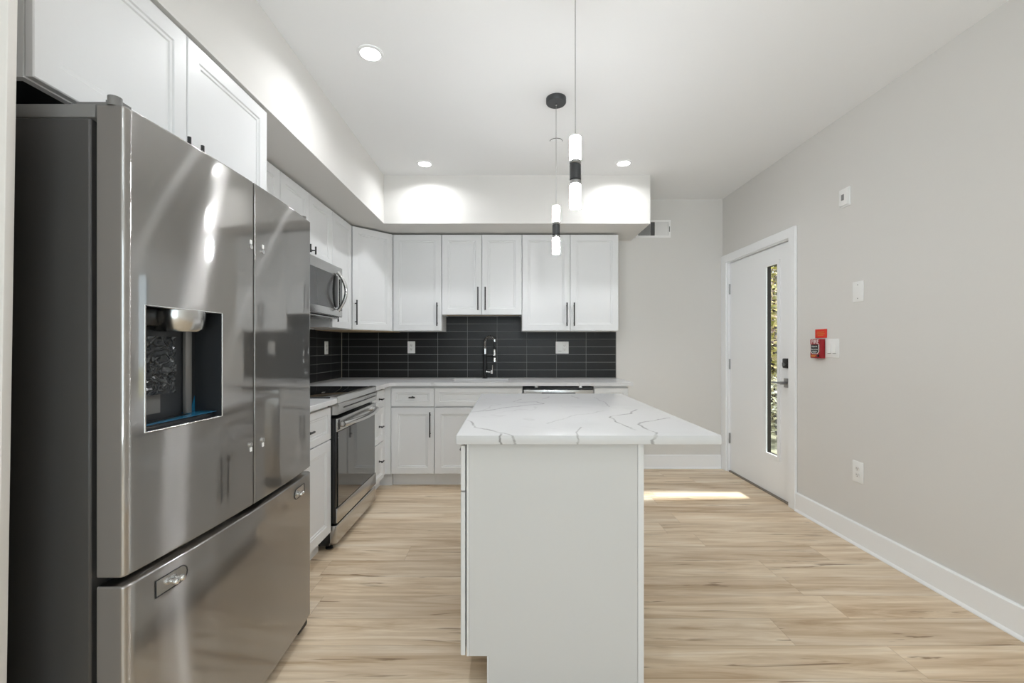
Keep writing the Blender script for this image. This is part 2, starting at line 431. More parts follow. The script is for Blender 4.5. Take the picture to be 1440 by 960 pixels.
# door casing and jamb
b = new(); cw = .076
box(b, XR-.020, XR, DY0-cw, DY0+.005, 0, DZ-.012+cw, .004, 1); box(b, XR-.020, XR, DY1-.005, YB-.002, 0, DZ-.012+cw, .004, 1)
box(b, XR-.0195, XR, DY0-.02, DY1+.02, DZ-.012, DZ-.0125+cw, .004, 1)
box(b, XR, XR+.15, DY0, DY0+.018, 0, DZ); box(b, XR, XR+.15, DY1-.018, DY1, 0, DZ); box(b, XR, XR+.15, DY0+.018, DY1-.018, DZ-.018, DZ)
struct('trim_3', b, 'trim_white', 'white casing and jamb around the entry door', 'door casing')
b = new(); box(b, XR+.005, XR+.15, DY0+.018, DY1-.018, 0, .012); struct('trim_4', b, 'threshold_metal', 'dark metal threshold under the entry door', 'threshold')

# entry door leaf: local x runs along world -Y, front faces the room
dl = 4.272-3.346
t = thing('door_1', 'white entry door with a narrow vertical glass strip and black lock', 'door', (XR+.020, 4.272, .014), -R90, kind='structure')
gx0, gx1, gz0, gz1 = 4.272-3.675, 4.272-3.520, .322, 1.882
b = new(); prism_xz(b, [(0, 0), (dl, 0), (dl, 2.029), (0, 2.029)], 0, .045, [[(gx0-.012, gz0-.012), (gx1+.012, gz0-.012), (gx1+.012, gz1+.012), (gx0-.012, gz1+.012)]])
obj('slab', b, 'door_white', t, smooth=0)
b = new(); ow = .032
O = [(gx0-ow, gz0-ow), (gx1+ow, gz0-ow), (gx1+ow, gz1+ow), (gx0-ow, gz1+ow)]; I = [(gx0, gz0), (gx1, gz0), (gx1, gz1), (gx0, gz1)]
prism_xz(b, O, -.006, .0, [I])
I2 = [(gx0-.011, gz0-.011), (gx1+.011, gz0-.011), (gx1+.011, gz1+.011), (gx0-.011, gz1+.011)]
prism_xz(b, I2, .0, .007, [I])
obj('window_frame', b, 'trim_white', t, smooth=0)
b = new(); prism_xz(b, I2, .0075, .0380, [I]); obj('window_liner', b, 'liner_dark', t, smooth=0)
b = new(); box(b, gx0-.011, gx1+.011, .0385, .0435, gz0-.011, gz1+.011); obj('glass', b, 'clear_glass', t, smooth=0)
for z in (1.775, 1.04, .315):
    b = new(); cyl(b, (-.002, -.008, z-.05), (-.002, -.008, z+.05), .0075, seg=12); box(b, -.003, -.001, -.008, .03, z-.05, z+.05)
    for k in (-.02, .02): cyl(b, (-.002, -.008, z+k-.001), (-.002, -.008, z+k+.001), .0085, seg=12)
    obj('hinge', b, 'hinge_steel', t)
hx = 4.272-3.398
lk = obj('deadbolt', box(new(), hx-.033, hx+.033, -.022, 0, 1.042, 1.118, .008, 3), 'black_metal', t)
b = new(); cyl(b, (hx, -.030, 1.072), (hx, -.022, 1.072), .011, seg=16); box(b, hx-.003, hx+.003, -.042, -.028, 1.058, 1.086, .001, 1); obj('thumb_turn', b, 'nickel', lk)
lv = obj('lever_handle', box(new(), hx-.033, hx+.033, -.010, 0, .890, .962, .004, 2), 'nickel', t)
b = new(); cyl(b, (hx, -.055, .926), (hx, -.009, .926), .012, seg=16)
tube(b, [(hx+.008, -.052, .926), (hx-.02, -.054, .926), (hx-.06, -.054, .925), (hx-.115, -.050, .924)], .008, 10, rad=[.011, .010, .008, .0075]); obj('lever', b, 'nickel', lv)

# ------------------------------------------------------------------ cabinet parts
def door_mesh(w_, h_, th=.019, fr=.056, y=0.0, x=0.0, z=0.0, drawer=False):
    """panelled door front: flat frame, stepped bead, sunken flat panel. Front at y, back at y+th"""
    b = new()
    if drawer: fr = min(.040, h_*.28)
    ins = [(0, .0025), (.0025, 0.0), (fr, 0.0), (fr+.004, .0045), (fr+.013, .0045), (fr+.017, .0085)]
    rings = []
    for k, d in ins:
        rings.append([b.verts.new((x+a, y+d, z+c)) for a, c in ((k, k), (w_-k, k), (w_-k, h_-k), (k, h_-k))])
    back = [b.verts.new((x+a, y+th, z+c)) for a, c in ((0, 0), (w_, 0), (w_, h_), (0, h_))]
    for A, B in zip([back]+rings, rings):
        for i in range(4): b.faces.new((A[i], A[(i+1) % 4], B[(i+1) % 4], B[i]))
    b.faces.new(rings[-1]); b.faces.new(back[::-1])
    return b
def pull(parent, x, z, vertical=True, L=.213, y=0.0):
    b = new(); r = .0058; off = -.032
    d = Vector((0, 0, 1)) if vertical else Vector((1, 0, 0)); c = Vector((x, y+off, z))
    cyl(b, c-d*L/2, c+d*L/2, r, seg=12)
    for s in (-1, 1):
        q = c+d*s*(L/2-.026); cyl(b, q, (q.x, y+.001, q.z), .0048, seg=10)
        e = c+d*s*L/2; cyl(b, e-d*s*.004, e+d*s*.0015, r*1.12, seg=12)
    return obj('handle', b, 'black_metal', parent)
def tknob(parent, x, z, vertical=False, L=.054, y=0.0):
    b = new(); d = Vector((0, 0, 1)) if vertical else Vector((1, 0, 0)); c = Vector((x, y-.030, z))
    cyl(b, c-d*L/2, c+d*L/2, .0058, seg=12); cyl(b, c, (x, y+.001, z), .005, seg=10); cyl(b, (x, y-.003, z), (x, y+.001, z), .009, seg=12)
    return obj('handle', b, 'black_metal', parent)
def fronts(t, items):
    for it in items:
        kind, x0, x1, z0, z1 = it[:5]
        o = obj('door' if kind == 'door' else 'drawer', door_mesh(x1-x0, z1-z0, x=x0, z=z0, drawer=(kind != 'door')), 'cabinet_white', t, smooth=0)
        for h in it[5:]:
            if h[0] == 'pull': pull(o, h[1], h[2], True)
            elif h[0] == 'knob': tknob(o, h[1], h[2], False)
            elif h[0] == 'vknob': tknob(o, h[1], h[2], True)
def wall_cab(label, loc, rotz, w_, h_, d, items, group=None, under='wood_underside'):
    t = thing('upper_cabinet', label, 'cabinet', loc, rotz, group)
    y0 = .0215; th = .016
    b = new(); box(b, 0, w_, y0, y0+.018, 0, .022)                      # rails, sides, top and back of the box
    box(b, 0, th, y0+.018, y0+d, 0, h_); box(b, w_-th, w_, y0+.018, y0+d, 0, h_)
    box(b, 0, w_, y0, y0+.018, .022, h_)
    box(b, th, w_-th, y0+.018, y0+d, h_-th, h_); box(b, th, w_-th, y0+d-.006, y0+d, 0, h_-th)
    obj('carcass', b, 'cabinet_white', t, smooth=0)
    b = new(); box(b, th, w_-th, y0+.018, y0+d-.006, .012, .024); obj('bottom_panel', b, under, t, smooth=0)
    fronts(t, items); return t
def base_cab(label, loc, rotz, w_, d, items, group=None):
    t = thing('base_cabinet', label, 'cabinet', loc, rotz, group)
    y0 = .0215
    b = new(); box(b, 0, w_, y0, y0+d, .114, .882); obj('carcass', b, 'cabinet_white', t, smooth=0)
    b = new(); box(b, 0, w_, y0+.055, y0+d, 0, .114); obj('toe_kick', b, 'cabinet_white', t, smooth=0)
    fronts(t, items); return t

UH = .905; UZ = 1.372; g = .0026
# back wall uppers (front plane y = 4.08)
UY, UD = 4.080, YB-4.080-.0235
XA, XB, XC, XD = -1.092, -.636, .1166, 1.0226
wall_cab('narrow white single-door wall cabinet beside the corner cabinet, handle near the sink side', (XA, UY, UZ), 0, XB-XA-.001, UH, UD,
         [('door', g, XB-XA-g-.001, g, UH-g, ('pull', XB-XA-.040, .155))], 'white upper cabinets')
wB = XC-XB-.001; hB = 2.277-1.523
wall_cab('short white two-door wall cabinet raised above the sink', (XB, UY, 1.523), 0, wB, hB, UD,
         [('door', g, wB/2-g*.7, g, hB-g, ('pull', wB/2-.034, .150)), ('door', wB/2+g*.7, wB-g, g, hB-g, ('pull', wB/2+.034, .150))], 'white upper cabinets')
wC = XD-XC
wall_cab('wide white two-door wall cabinet at the open end of the row', (XC, UY, UZ), 0, wC, UH, UD,
         [('door', g, wC/2-g*.7, g, UH-g, ('pull', wC/2-.034, .155)), ('door', wC/2+g*.7, wC-g, g, UH-g, ('pull', wC/2+.034, .155))], 'white upper cabinets')
# corner cabinet set diagonally
cA, cB = Vector((-1.370, 3.782)), Vector((-1.094, 4.080)); ang = math.atan2((cB-cA).y, (cB-cA).x); LD = (cB-cA).length
t = thing('corner_cabinet', 'white diagonal corner wall cabinet with one tall door', 'cabinet', (cA.x, cA.y, UZ), 0, 'white upper cabinets')
nv = Vector((-math.sin(ang), math.cos(ang)))
q = [(XL+.002, YB-.002), (XL+.002, 3.782), (-1.392, 3.782), (-1.0945, 4.102), (-1.0945, YB-.002)]
q = [(x-cA.x, y-cA.y) for x, y in q]
b = new(); prism(b, q, .0, UH); obj('carcass', b, 'cabinet_white', t, smooth=0)
b = new(); prism(b, [(x*.98-.003, y*.98+.002) for x, y in q], -.004, -.0003); obj('bottom_panel', b, 'wood_underside', t, smooth=0)
dd = obj('door', door_mesh(LD-.010, UH-2*g, th=.014, x=.005, z=g, y=-.001), 'cabinet_white', t, rotz=ang, smooth=0)
pull(dd, .030, .150, y=-.001)
# wall cabinets over the range wall: local x along world +Y
LX = -1.370; LDp = .330-.0235
wall_cab('narrow white wall cabinet between microwave and corner cabinet', (LX, 3.367, UZ), R90, .413, UH, LDp,
         [('door', g, .413-g, g, UH-g, ('pull', .034, .155))], 'white upper cabinets')
hO = 2.277-1.828; wO = .764
wall_cab('short white two-door cabinet directly above the microwave', (LX, 2.602, 1.828), R90, wO, hO, LDp,
         [('door', g, .373, g, hO-g, ('vknob', .330, .060)), ('door', .377, wO-g, g, hO-g, ('vknob', .408, .060))], 'white upper cabinets')
wall_cab('white two-door wall cabinet between refrigerator cabinet and microwave', (LX, 1.990, UZ), R90, .611, UH, LDp,
         [('door', g, .303, g, UH-g, ('pull', .27, .155)), ('door', .307, .611-g, g, UH-g, ('pull', .34, .155))], 'white upper cabinets')
hF = 2.286-1.843
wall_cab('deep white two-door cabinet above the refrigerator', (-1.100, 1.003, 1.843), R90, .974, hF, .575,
         [('door', g, .4815, g, hF-g, ('vknob', .4815-.03, .052)), ('door', .4845, .974-g, g, hF-g, ('vknob', .4845+.03, .052))], 'white upper cabinets', 'recess_dark')  # dark bottom panel carries the deep shade under this cabinet in its colour
# tall panel that closes the refrigerator bay
t = obj('refrigerator_end_panel', box(new(), -.66, 0, 0, .018, 0, 2.288, .001, 1), 'end_panel_white', loc=(-1.045, .880, 0), smooth=0)
t.rotation_euler.y = math.radians(.92)
tag(t, 'tall off-white end panel standing before the refrigerator side', 'panel')

# base cabinets on the back wall (front plane y = 3.79)
BY, BD = 3.790, .575
X0, X1, X2, X3, X4 = -1.034, -.654, .115, .737, 1.036
dz0, dz1, dr0, dr1 = .117, .694, .704, .864
wd = X1-X0-.001
base_cab('white base cabinet with one drawer and door beside the corner', (X0, BY, 0), 0, wd, BD,
         [('drawer', g, wd-g, dr0, dr1, ('knob', wd/2, .785)), ('door', g, wd-g, dz0, dz1, ('pull', wd-.034, .55))], 'white base cabinets')
# sink base: open box so that the basin hangs free inside
t = thing('base_cabinet', 'white two-door sink base cabinet under the faucet', 'cabinet', (X1, BY, 0), 0, 'white base cabinets')
ws = X2-X1-.001
b = new(); box(b, 0, .016, .0215, .0215+BD, .114, .882); box(b, ws-.016, ws, .0215, .0215+BD, .114, .882); box(b, .016, ws-.016, .0215, .0215+BD, .114, .130)
box(b, .016, ws-.016, .0215, .040, .130, .882); box(b, .016, ws-.016, .0215+BD-.006, .0215+BD, .130, .882); obj('carcass', b, 'cabinet_white', t, smooth=0)
b = new(); box(b, 0, ws, .0765, .0215+BD, 0, .1139); obj('toe_kick', b, 'cabinet_white', t, smooth=0)
fronts(t, [('drawer', g, ws-g, dr0, dr1), ('door', g, ws/2-g*.7, dz0, dz1, ('pull', ws/2-.034, .55)), ('door', ws/2+g*.7, ws-g, dz0, dz1, ('pull', ws/2+.034, .55))])
we = X4-X3
base_cab('slim white base cabinet at the open end beside the dishwasher', (X3, BY, 0), 0, we, BD,
         [('drawer', g, we-g, dr0, dr1, ('knob', we/2, .785)), ('door', g, we-g, dz0, dz1, ('pull', .034, .55))], 'white base cabinets')
# base cabinets on the range wall (front plane x = -1.065)
RX, RD = -1.065, .612
t = base_cab('white three-drawer base cabinet between range and corner', (RX, 3.368, 0), R90, .325, RD,
         [('drawer', g, .323, .721, .864, ('knob', .19, .794)), ('drawer', g, .323, .434, .715, ('knob', .19, .569)), ('drawer', g, .323, .117, .428, ('knob', .19, .285))], 'white base cabinets')
t = thing('corner_filler', 'white filler strip in the base cabinet corner', 'filler panel', (-1.085, 3.695, 0))
b = new(); box(b, 0, .0505, .096, .116, .114, .882); box(b, -.012, 0, 0, .096, .114, .882); obj('filler_strip', b, 'cabinet_white', t, smooth=0)
b = new(); box(b, -.06, .05, .151, .166, 0, .112); box(b, -.075, -.06, 0, .166, 0, .112); obj('toe_kick', b, 'cabinet_white', t, smooth=0)
base_cab('white base cabinet with drawer and door between refrigerator and range', (RX, 1.970, 0), R90, .628, RD,
         [('drawer', g, .626, .674, .864, ('knob', .314, .77)), ('door', g, .626, .117, .668, ('pull', .034, .52))], 'white base cabinets')

# ------------------------------------------------------------------ worktops
arc = [(-1.03+.06-.06*math.cos(a), 3.762-.06+.06*math.sin(a)) for a in [i*PI/2/6 for i in range(7)]]
sx0, sx1, sy0, sy1 = -.535, -.005, 3.865, 4.235
outer = [(XL+.0102, 3.368), (-1.03, 3.368)]+arc+[(1.070, 3.762), (1.070, YB-.0102), (XL+.0102, YB-.0102)]
rr = .02; hole = []
for cx, cy, a0 in ((sx1-rr, sy1-rr, 0), (sx0+rr, sy1-rr, 90), (sx0+rr, sy0+rr, 180), (sx1-rr, sy0+rr, 270)):
    hole += [(cx+rr*math.cos(math.radians(a0+k*30)), cy+rr*math.sin(math.radians(a0+k*30))) for k in range(4)]
b = new(); prism(b, outer, .884, CT, [hole])
tag(obj('countertop', b, 'quartz_counter', smooth=30), 'long L-shaped white quartz worktop with the sink cut into it', 'countertop')
b = new(); box(b, XL+.0102, -1.03, 1.955, 2.603, .884, CT, .002, 1)
tag(obj('countertop', b, 'quartz_counter', smooth=30), 'short white quartz worktop between refrigerator and range', 'countertop')
# sink basin
t = thing('sink', 'undermount steel sink basin set into the quartz worktop', 'sink', ((sx0+sx1)/2, (sy0+sy1)/2, .70))
a, c = (sx1-sx0)/2, (sy1-sy0)/2
b = new()
box(b, -a-.015, -a+.001, -c-.015, c+.015, 0, .1835); box(b, a-.001, a+.015, -c-.015, c+.015, 0, .1835)
box(b, -a, a, -c-.015, -c+.001, 0, .1835); box(b, -a, a, c-.001, c+.015, 0, .1835); box(b, -a, a, -c, c, 0, .006); obj('basin', b, 'stainless_plain', t, smooth=0)
b = new(); lathe(b, [(.042, .006), (.042, .009), (.030, .009), (.026, .007)], 24); obj('drain', b, 'chrome', t)
# pull-down spring faucet
fx, fy = -.243, 4.300
t = thing('faucet', 'black and chrome spring pull-down faucet behind the sink', 'faucet', (fx, fy, CT))
b = new(); lathe(b, [(.028, 0), (.028, .006), (.020, .012), (.0165, .016), (.0165, .235), (.013, .238)], 20); obj('body', b, 'black_metal', t)
b = new(); lathe(b, [(.012, .238), (.0185, .238), (.0185, .292), (.013, .294)], 20); obj('collar', b, 'chrome', t)
path = [(0, 0, .292+.055*k/5) for k in range(6)]
path += [(.049*(1-math.cos(a_)), -.012*(1-math.cos(a_)), .347+.062*math.sin(a_)) for a_ in [PI*.88*k/20 for k in range(1, 21)]]
b = new(); tube(b, path, .0085, 10); hs = obj('hose', b, 'black_plastic', t)
# helix around the hose
dens = []
for i in range(len(path)-1):
    for k in range(6): dens.append(Vector(path[i]).lerp(Vector(path[i+1]), k/6))
L_ = 0; coil = []; up = Vector((0, 1, 0)); prev = dens[0]
tot = sum((dens[i+1]-dens[i]).length for i in range(len(dens)-1)); turns = 15
fine_ = []
for i in range(len(dens)-1):
    for k in range(4): fine_.append(dens[i].lerp(dens[i+1], k/4))
for i, p in enumerate(fine_[:-1]):
    d = (fine_[min(i+3, len(fine_)-1)]-fine_[max(i-3, 0)]).normalized(); u = (up-d*up.dot(d)).normalized(); v = d.cross(u)
    L_ += (p-prev).length; prev = p; a_ = 2*PI*turns*L_/tot
    coil.append(p+(u*math.cos(a_)+v*math.sin(a_))*.0125)
b = new(); tube(b, coil, .0032, 6); obj('spring', b, 'chrome', t)
e = Vector(path[-1])
b = new(); cyl(b, e+Vector((0, 0, -.012)), e+Vector((0, 0, .012)), .015, seg=16); obj('spring_end', b, 'chrome', t)
b = new(); cyl(b, e+Vector((0, 0, -.09)), e+Vector((0, 0, -.010)), .007, seg=12); obj('drop_hose', b, 'black_plastic', t)
h0 = e+Vector((.001, 0, -.085))
b = new(); lathe(b, [(.009, 0), (.011, -.004), (.012, -.025), (.013, -.030), (.0155, -.095), (.022, -.112), (.022, -.122), (.017, -.124)], 20, h0); obj('spray_head', b, 'chrome', t)
b = new(); tube(b, [(.0, 0, .215), (.03, -.008, .215), (h0.x-.018, h0.y, .215)], .0045, 8)
lathe(b, [(.017, .205-h0.z), (.020, .205-h0.z), (.020, .225-h0.z), (.017, .225-h0.z)], 18, h0, close=False); obj('holder_arm', b, 'black_metal', t)
b = new(); cyl(b, (.012, 0, .062), (.060, -.004, .062), .011, seg=14); lathe(b, [(.0155, .052), (.0155, .086)], 16, (.066, -.004, -.007)); tube(b, [(.072, -.004, .075), (.074, -.004, .13)], .0055, 8); obj('side_lever', b, 'chrome', t)

# ------------------------------------------------------------------ dishwasher
t = thing('dishwasher', 'stainless dishwasher under the worktop past the sink cabinet', 'dishwasher', (X2+.004, BY, 0))
wd = X3-X2-.008
b = new(); box(b, 0, wd, .03, .57, .10, .868); obj('tub', b, 'black_plastic', t, smooth=0)
b = new(); box(b, .02, wd-.02, .08, .57, .0, .0995); obj('toe_kick', b, 'black_plastic', t, smooth=0)
b = new(); box(b, .003, wd-.003, -.004, .028, .105, .79, .004, 2); obj('door', b, 'stainless_plain', t)
b = new(); box(b, .003, wd-.003, -.006, .028, .795, .850, .005, 2); hp = obj('control_panel', b, 'stainless_plain', t)
b = new(); box(b, .16, wd-.16, -.0085, -.0065, .800, .826); obj('pocket_handle', b, 'black_plastic', hp, smooth=0)
for x in (.115, wd-.115):
    b = new(); box(b, x-.012, x+.012, .004, .030, .868, .8835); obj('mounting_bracket', b, 'stainless_plain', t, smooth=0)

# ------------------------------------------------------------------ range: local x along world +Y, y into the wall
t = thing('range', 'stainless slide-in electric range with black glass oven door', 'range', (-1.045, 2.985, 0), R90)
hw = .379
b = new(); box(b, -hw, hw, .035, .640, .030, .905); obj('body', b, 'black_enamel', t, smooth=0)
b = new(); box(b, -hw, hw, .030, .640, .9055, .919, .003, 2); obj('cooktop', b, 'black_glass', t)
# top trim and control panel profile
def prof_x(prof, x0, x1):
    b = new(); A = [b.verts.new((x0, y, z)) for y, z in prof]; B = [b.verts.new((x1, y, z)) for y, z in prof]; n = len(prof)
    for i in range(n): b.faces.new((A[i], A[(i+1) % n], B[(i+1) % n], B[i]))
    b.faces.new(A); b.faces.new(B[::-1]); return b
obj('front_trim', prof_x([(.0295, .922), (-.010, .922), (-.016, .916), (-.016, .882), (.0295, .882)], -hw, hw), 'stainless_bright', t)
cp = obj('control_panel', prof_x([(.034, .880), (-.018, .880), (-.024, .874), (-.014, .815), (.034, .812)], -hw, hw), 'stainless_plain', t)
b = new(); box(b, -.29, .35, -.0245, -.019, .846, .850); obj('display_slot', b, 'black_plastic', cp, smooth=0)
b = new()
for k in range(4): box(b, .10+k*.045, .128+k*.045, -.0242, -.0215, .858, .863)
obj('touch_button', b, 'nickel', cp, smooth=0)
b = new(); box(b, -hw, hw, -.004, .034, .162, .792, .004, 2); od = obj('oven_door', b, 'black_enamel', t)
b = new(); box(b, -hw+.001, hw-.001, -.014, -.0045, .712, .7915, .003, 2); st = obj('door_top_strip', b, 'stainless_plain', od)
b = new()
for k in range(3): box(b, -hw+.010+k*.012, -hw+.016+k*.012, -.0155, -.0135, .722, .782)
obj('door_vent', b, 'slot_dark', od, smooth=0)
b = new(); box(b, -hw+.024, hw-.024, -.0115, -.0045, .256, .709, .002, 1); obj('oven_window', b, 'oven_glass', od)
b = new(); box(b, -hw+.001, hw-.001, -.014, -.0045, .165, .253, .003, 2); obj('door_bottom_strip', b, 'stainless_plain', od)
b = new(); pts = []
for i in range(25):
    u = i/24; x = -.335+.67*u; pts.append((x, -.034-.040*math.sin(PI*u)**.8, .752))
tube(b, pts, .0165, 14)
for s in (-1, 1): cyl(b, (s*.325, -.036, .752), (s*.325, -.012, .752), .0165, .019, 14)
obj('oven_handle', b, 'stainless_bright', od)
b = new(); box(b, -hw, hw, -.010, .034, .040, .150, .006, 3); obj('storage_drawer', b, 'stainless_plain', t)
for x in (-.34, .34):
    for y in (.03, .58):
        b = new(); lathe(b, [(.022, 0), (.022, .010), (.010, .012), (.010, .031)], 14, (x, y+.02, 0)); obj('foot', b, 'rubber', t)

# ------------------------------------------------------------------ over-the-range microwave
t = thing('microwave', 'stainless over-the-range microwave with bowed vertical handle', 'microwave', (-1.291, 2.985, 1.437), R90)
b = new(); box(b, -hw, hw, .040, .407, .008, .388); obj('body', b, 'black_enamel', t, smooth=0)
b = new(); box(b, -hw, hw, .030, .400, 0, .0075, .002, 1)
for k in range(5): box(b, -.30+.0*k, -.05, .06+k*.03, .075+k*.03, -.004, 0)
for k in range(5): box(b, .05, .30, .06+k*.03, .075+k*.03, -.004, 0)
obj('bottom_vent', b, 'stainless_plain', t, smooth=0)
b = new(); box(b, -hw, hw, 0, .039, .012, .388, .006, 3); fr_ = obj('door', b, 'stainless_plain', t)
b = new(); box(b, -hw+.035, .205, -.0025, -.0002, .068, .318, .001, 1); obj('window', b, 'micro_glass', fr_)
b = new(); box(b, .322, .368, -.0025, -.0002, .060, .300, .001, 1); obj('keypad', b, 'black_glass', t)
b = new(); pts = []
for i in range(21):
    u = i/20; pts.append((.262, -.012-.060*math.sin(PI*u)**.9, .055+.285*u))
tube(b, pts, .012, 10, rad=[.016]+[.0125]*19+[.016]); obj('door_handle', b, 'stainless_plain', fr_)
b = new(); pts = []
for i in range(21):
    u = i/20; pts.append((.232-.030*math.sin(PI*u), .080+.235*u))
q = pts+[(.278, .315), (.278, .080)]
prism_xz(b, q, -.0030, -.0002); obj('handle_backing', b, 'black_plastic', fr_)
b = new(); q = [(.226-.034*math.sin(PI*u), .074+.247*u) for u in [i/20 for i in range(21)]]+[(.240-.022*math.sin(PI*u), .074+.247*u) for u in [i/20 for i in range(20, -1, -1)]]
prism_xz(b, q, -.0075, -.0032); obj('handle_shadow', b, 'rubber', fr_)  # black crescent shaped in as the shadow beside the handle backing

# ------------------------------------------------------------------ refrigerator: local x along world +Y, y into the wall
t = thing('refrigerator', 'stainless french-door refrigerator with a water dispenser and bottom freezer', 'refrigerator', (-.850, 1.4475, 0), R90)
HW = .4625
def yf(x): return .022*(x/HW)**2
def xprofile(xa, xb, ra, rb, extra=()):
    """front outline of a bowed door between xa and xb with rounded ends"""
    pts = []
    ya, yb = yf(xa), yf(xb)
    for k in range(6):
        a_ = PI/2*k/5; pts.append((xa+ra-ra*math.cos(a_), ya+ra-ra*math.sin(a_)))
    xs = sorted(set([xa+ra+(xb-rb-xa-ra)*k/48 for k in range(1, 48)]+[xa+ra+.002, xb-rb-.002]+list(extra)))
    pts += [(x, yf(x)) for x in xs]
    for k in range(6):
        a_ = PI/2*k/5; pts.append((xb-rb+rb*math.sin(a_), yb+rb-rb*math.cos(a_)))
    return pts
def fridge_door(xa, xb, z0, z1, ra, rb, back=.084, hole=None):
    b = new(); ex = [] if not hole else [hole[0], hole[1]]
    pr = xprofile(xa, xb, ra, rb, ex)
    er = .0035
    zs = [z0+er, z0+er+.002]+([] if not hole else [hole[2], hole[3]])+[z1-er-.002, z1-er]
    lay = [(z0, er)]+[(z, 0) for z in zs]+[(z1, er)]
    cx = (xa+xb)/2
    G = []
    for z, ins in lay:
        G.append([b.verts.new((x+(cx-x)*ins*1.2, y+ins, z)) for x, y in pr])
    n = len(pr)
    for j in range(len(G)-1):
        for i in range(n-1):
            if hole and abs(lay[j][0]-hole[2]) < 1e-6 and pr[i][0] >= hole[0]-1e-6 and pr[i+1][0] <= hole[1]+1e-6 and lay[j+1][0] <= hole[3]+1e-6: continue
            b.faces.new((G[j][i], G[j][i+1], G[j+1][i+1], G[j+1][i]))
    # sides and back
    L = [[b.verts.new((g_[0].co.x, back, g_[0].co.z)) for g_ in G], [b.verts.new((g_[-1].co.x, back, g_[-1].co.z)) for g_ in G]]
    for j in range(len(G)-1):
        q1 = b.faces.new((G[j][0], G[j+1][0], L[0][j+1], L[0][j])); q2 = b.faces.new((G[j][-1], L[1][j], L[1][j+1], G[j+1][-1])); q1.material_index = q2.material_index = 1
        b.faces.new((L[0][j], L[0][j+1], L[1][j+1], L[1][j]))
    b.faces.new([*G[-1], L[1][-1], L[0][-1]]); b.faces.new([*G[0], L[1][0], L[0][0]][::-1])
    return b
zt, zg0, zg1, zb = 1.768, .698, .677, .053
b = new(); box(b, -HW+.004, HW-.004, .103, .79, .05, 1.742, .004, 1); obj('body', b, 'fridge_side', t)
b = new(); box(b, -HW+.004, HW-.004, .092, .79, 1.7422, 1.775, .006, 2); obj('top_cover', b, 'fridge_cap', t)
b = new(); box(b, -HW+.045, HW-.045, .0845, .1025, .080, 1.735); obj('gasket', b, 'rubber', t, smooth=0)
HO = (-.412, -.157, 1.0165, 1.320)
dL = obj('door', fridge_door(-HW, -.0045, zg0, zt, .008, .002, hole=HO), 'stainless', t, smooth=50, label='wider door with the dispenser in it')
dR = obj('door', fridge_door(.0045, HW, zg0, zt, .002, .010), 'stainless', t, smooth=50, label='plain door without dispenser')
dF = obj('freezer_drawer', fridge_door(-HW, HW, zb, zg1, .008, .010), 'stainless', t, smooth=50)
for d_ in (dL, dR, dF): d_.data.materials.append(M['door_side'])
# dispenser
x0, x1, z0, z1 = HO; yb = .0830
def yq(x): return yf(x)+.0005
rec = new()
nx = 8; fr0 = [rec.verts.new((x0+(x1-x0)*k/nx, yq(x0+(x1-x0)*k/nx), z0)) for k in range(nx+1)]; fr1 = [rec.verts.new((v.co.x, v.co.y, z1)) for v in fr0]
bk0 = [rec.verts.new((v.co.x, yb, z0)) for v in fr0]; bk1 = [rec.verts.new((v.co.x, yb, z1)) for v in fr0]
for k in range(nx):
    rec.faces.new((fr0[k], fr0[k+1], bk0[k+1], bk0[k])); rec.faces.new((fr1[k], bk1[k], bk1[k+1], fr1[k+1])); rec.faces.new((bk0[k], bk0[k+1], bk1[k+1], bk1[k]))
rec.faces.new((fr0[0], bk0[0], bk1[0], fr1[0])); rec.faces.new((fr0[-1], fr1[-1], bk1[-1], bk0[-1]))
obj('dispenser_recess', rec, 'recess_dark', dL, smooth=0)
b = new(); ring = [(x0+(x1-x0)*k/10, z0) for k in range(11)]+[(x1, z0+(z1-z0)*k/4) for k in range(1, 5)]+[(x1-(x1-x0)*k/10, z1) for k in range(1, 11)]+[(x0, z1-(z1-z0)*k/4) for k in range(1, 4)]
pts = [(x, yf(x)-.0002, z) for x, z in ring]; tube(b, pts+[pts[0], pts[1]], .0019, 8); obj('dispenser_bezel', b, 'stainless_bright', dL)
b = new(); lathe(b, [(.060, z1-.001), (.060, z1-.018), (.054, z1-.050), (.046, z1-.058)], 28, (-.262, .050, 0)); obj('ice_chute', b, 'stainless_plain', dL)
b = new(); box(b, x0+.002, -.30, .060, yb-.0005, z1-.045, z1-.001, .004, 2); obj('dispenser_light_box', b, 'black_plastic', dL)
b = new(); nxp, nzp = 14, 22; GR = []
for j in range(nzp+1):
    GR.append([b.verts.new((-.376+.112*i/nxp, .058+random.uniform(-.0035, .0035), 1.098+.150*j/nzp)) for i in range(nxp+1)])
for j in range(nzp):
    for i in range(nxp): b.faces.new((GR[j][i], GR[j][i+1], GR[j+1][i+1], GR[j+1][i]))
bmesh.ops.solidify(b, geom=b.faces[:], thickness=.004)
obj('dispenser_paddle', b, 'film', dL, smooth=25, label='paddle wrapped in crinkled clear film')
b = new(); box(b, x0+.004, -.290, yb-.004, yb-.0008, z0+.030, z0+.095); obj('dispenser_label', b, 'fridge_cap', dL, smooth=0)
b = new(); box(b, -.208, -.184, yb-.012, yb-.0008, z0+.012, z1-.050, .003, 2); obj('dispenser_tube', b, 'fridge_cap', dL)
b = new()
box(b, x0+.003, x1-.003, .026, yb-.001, z0+.001, z0+.010)
for k in range(4): box(b, x0+.003, x1-.003, .030+k*.013, .035+k*.013, z0+.010, z0+.014)
obj('drip_tray', b, 'recess_dark', dL, smooth=0)
b = new(); prism(b, [(x0+.004, .024), (x1-.004, .0165), (x1-.004, yb-.003), (-.205, yb-.003), (-.22, .050), (x0+.004, .034)], z0+.0145, z0+.0155)
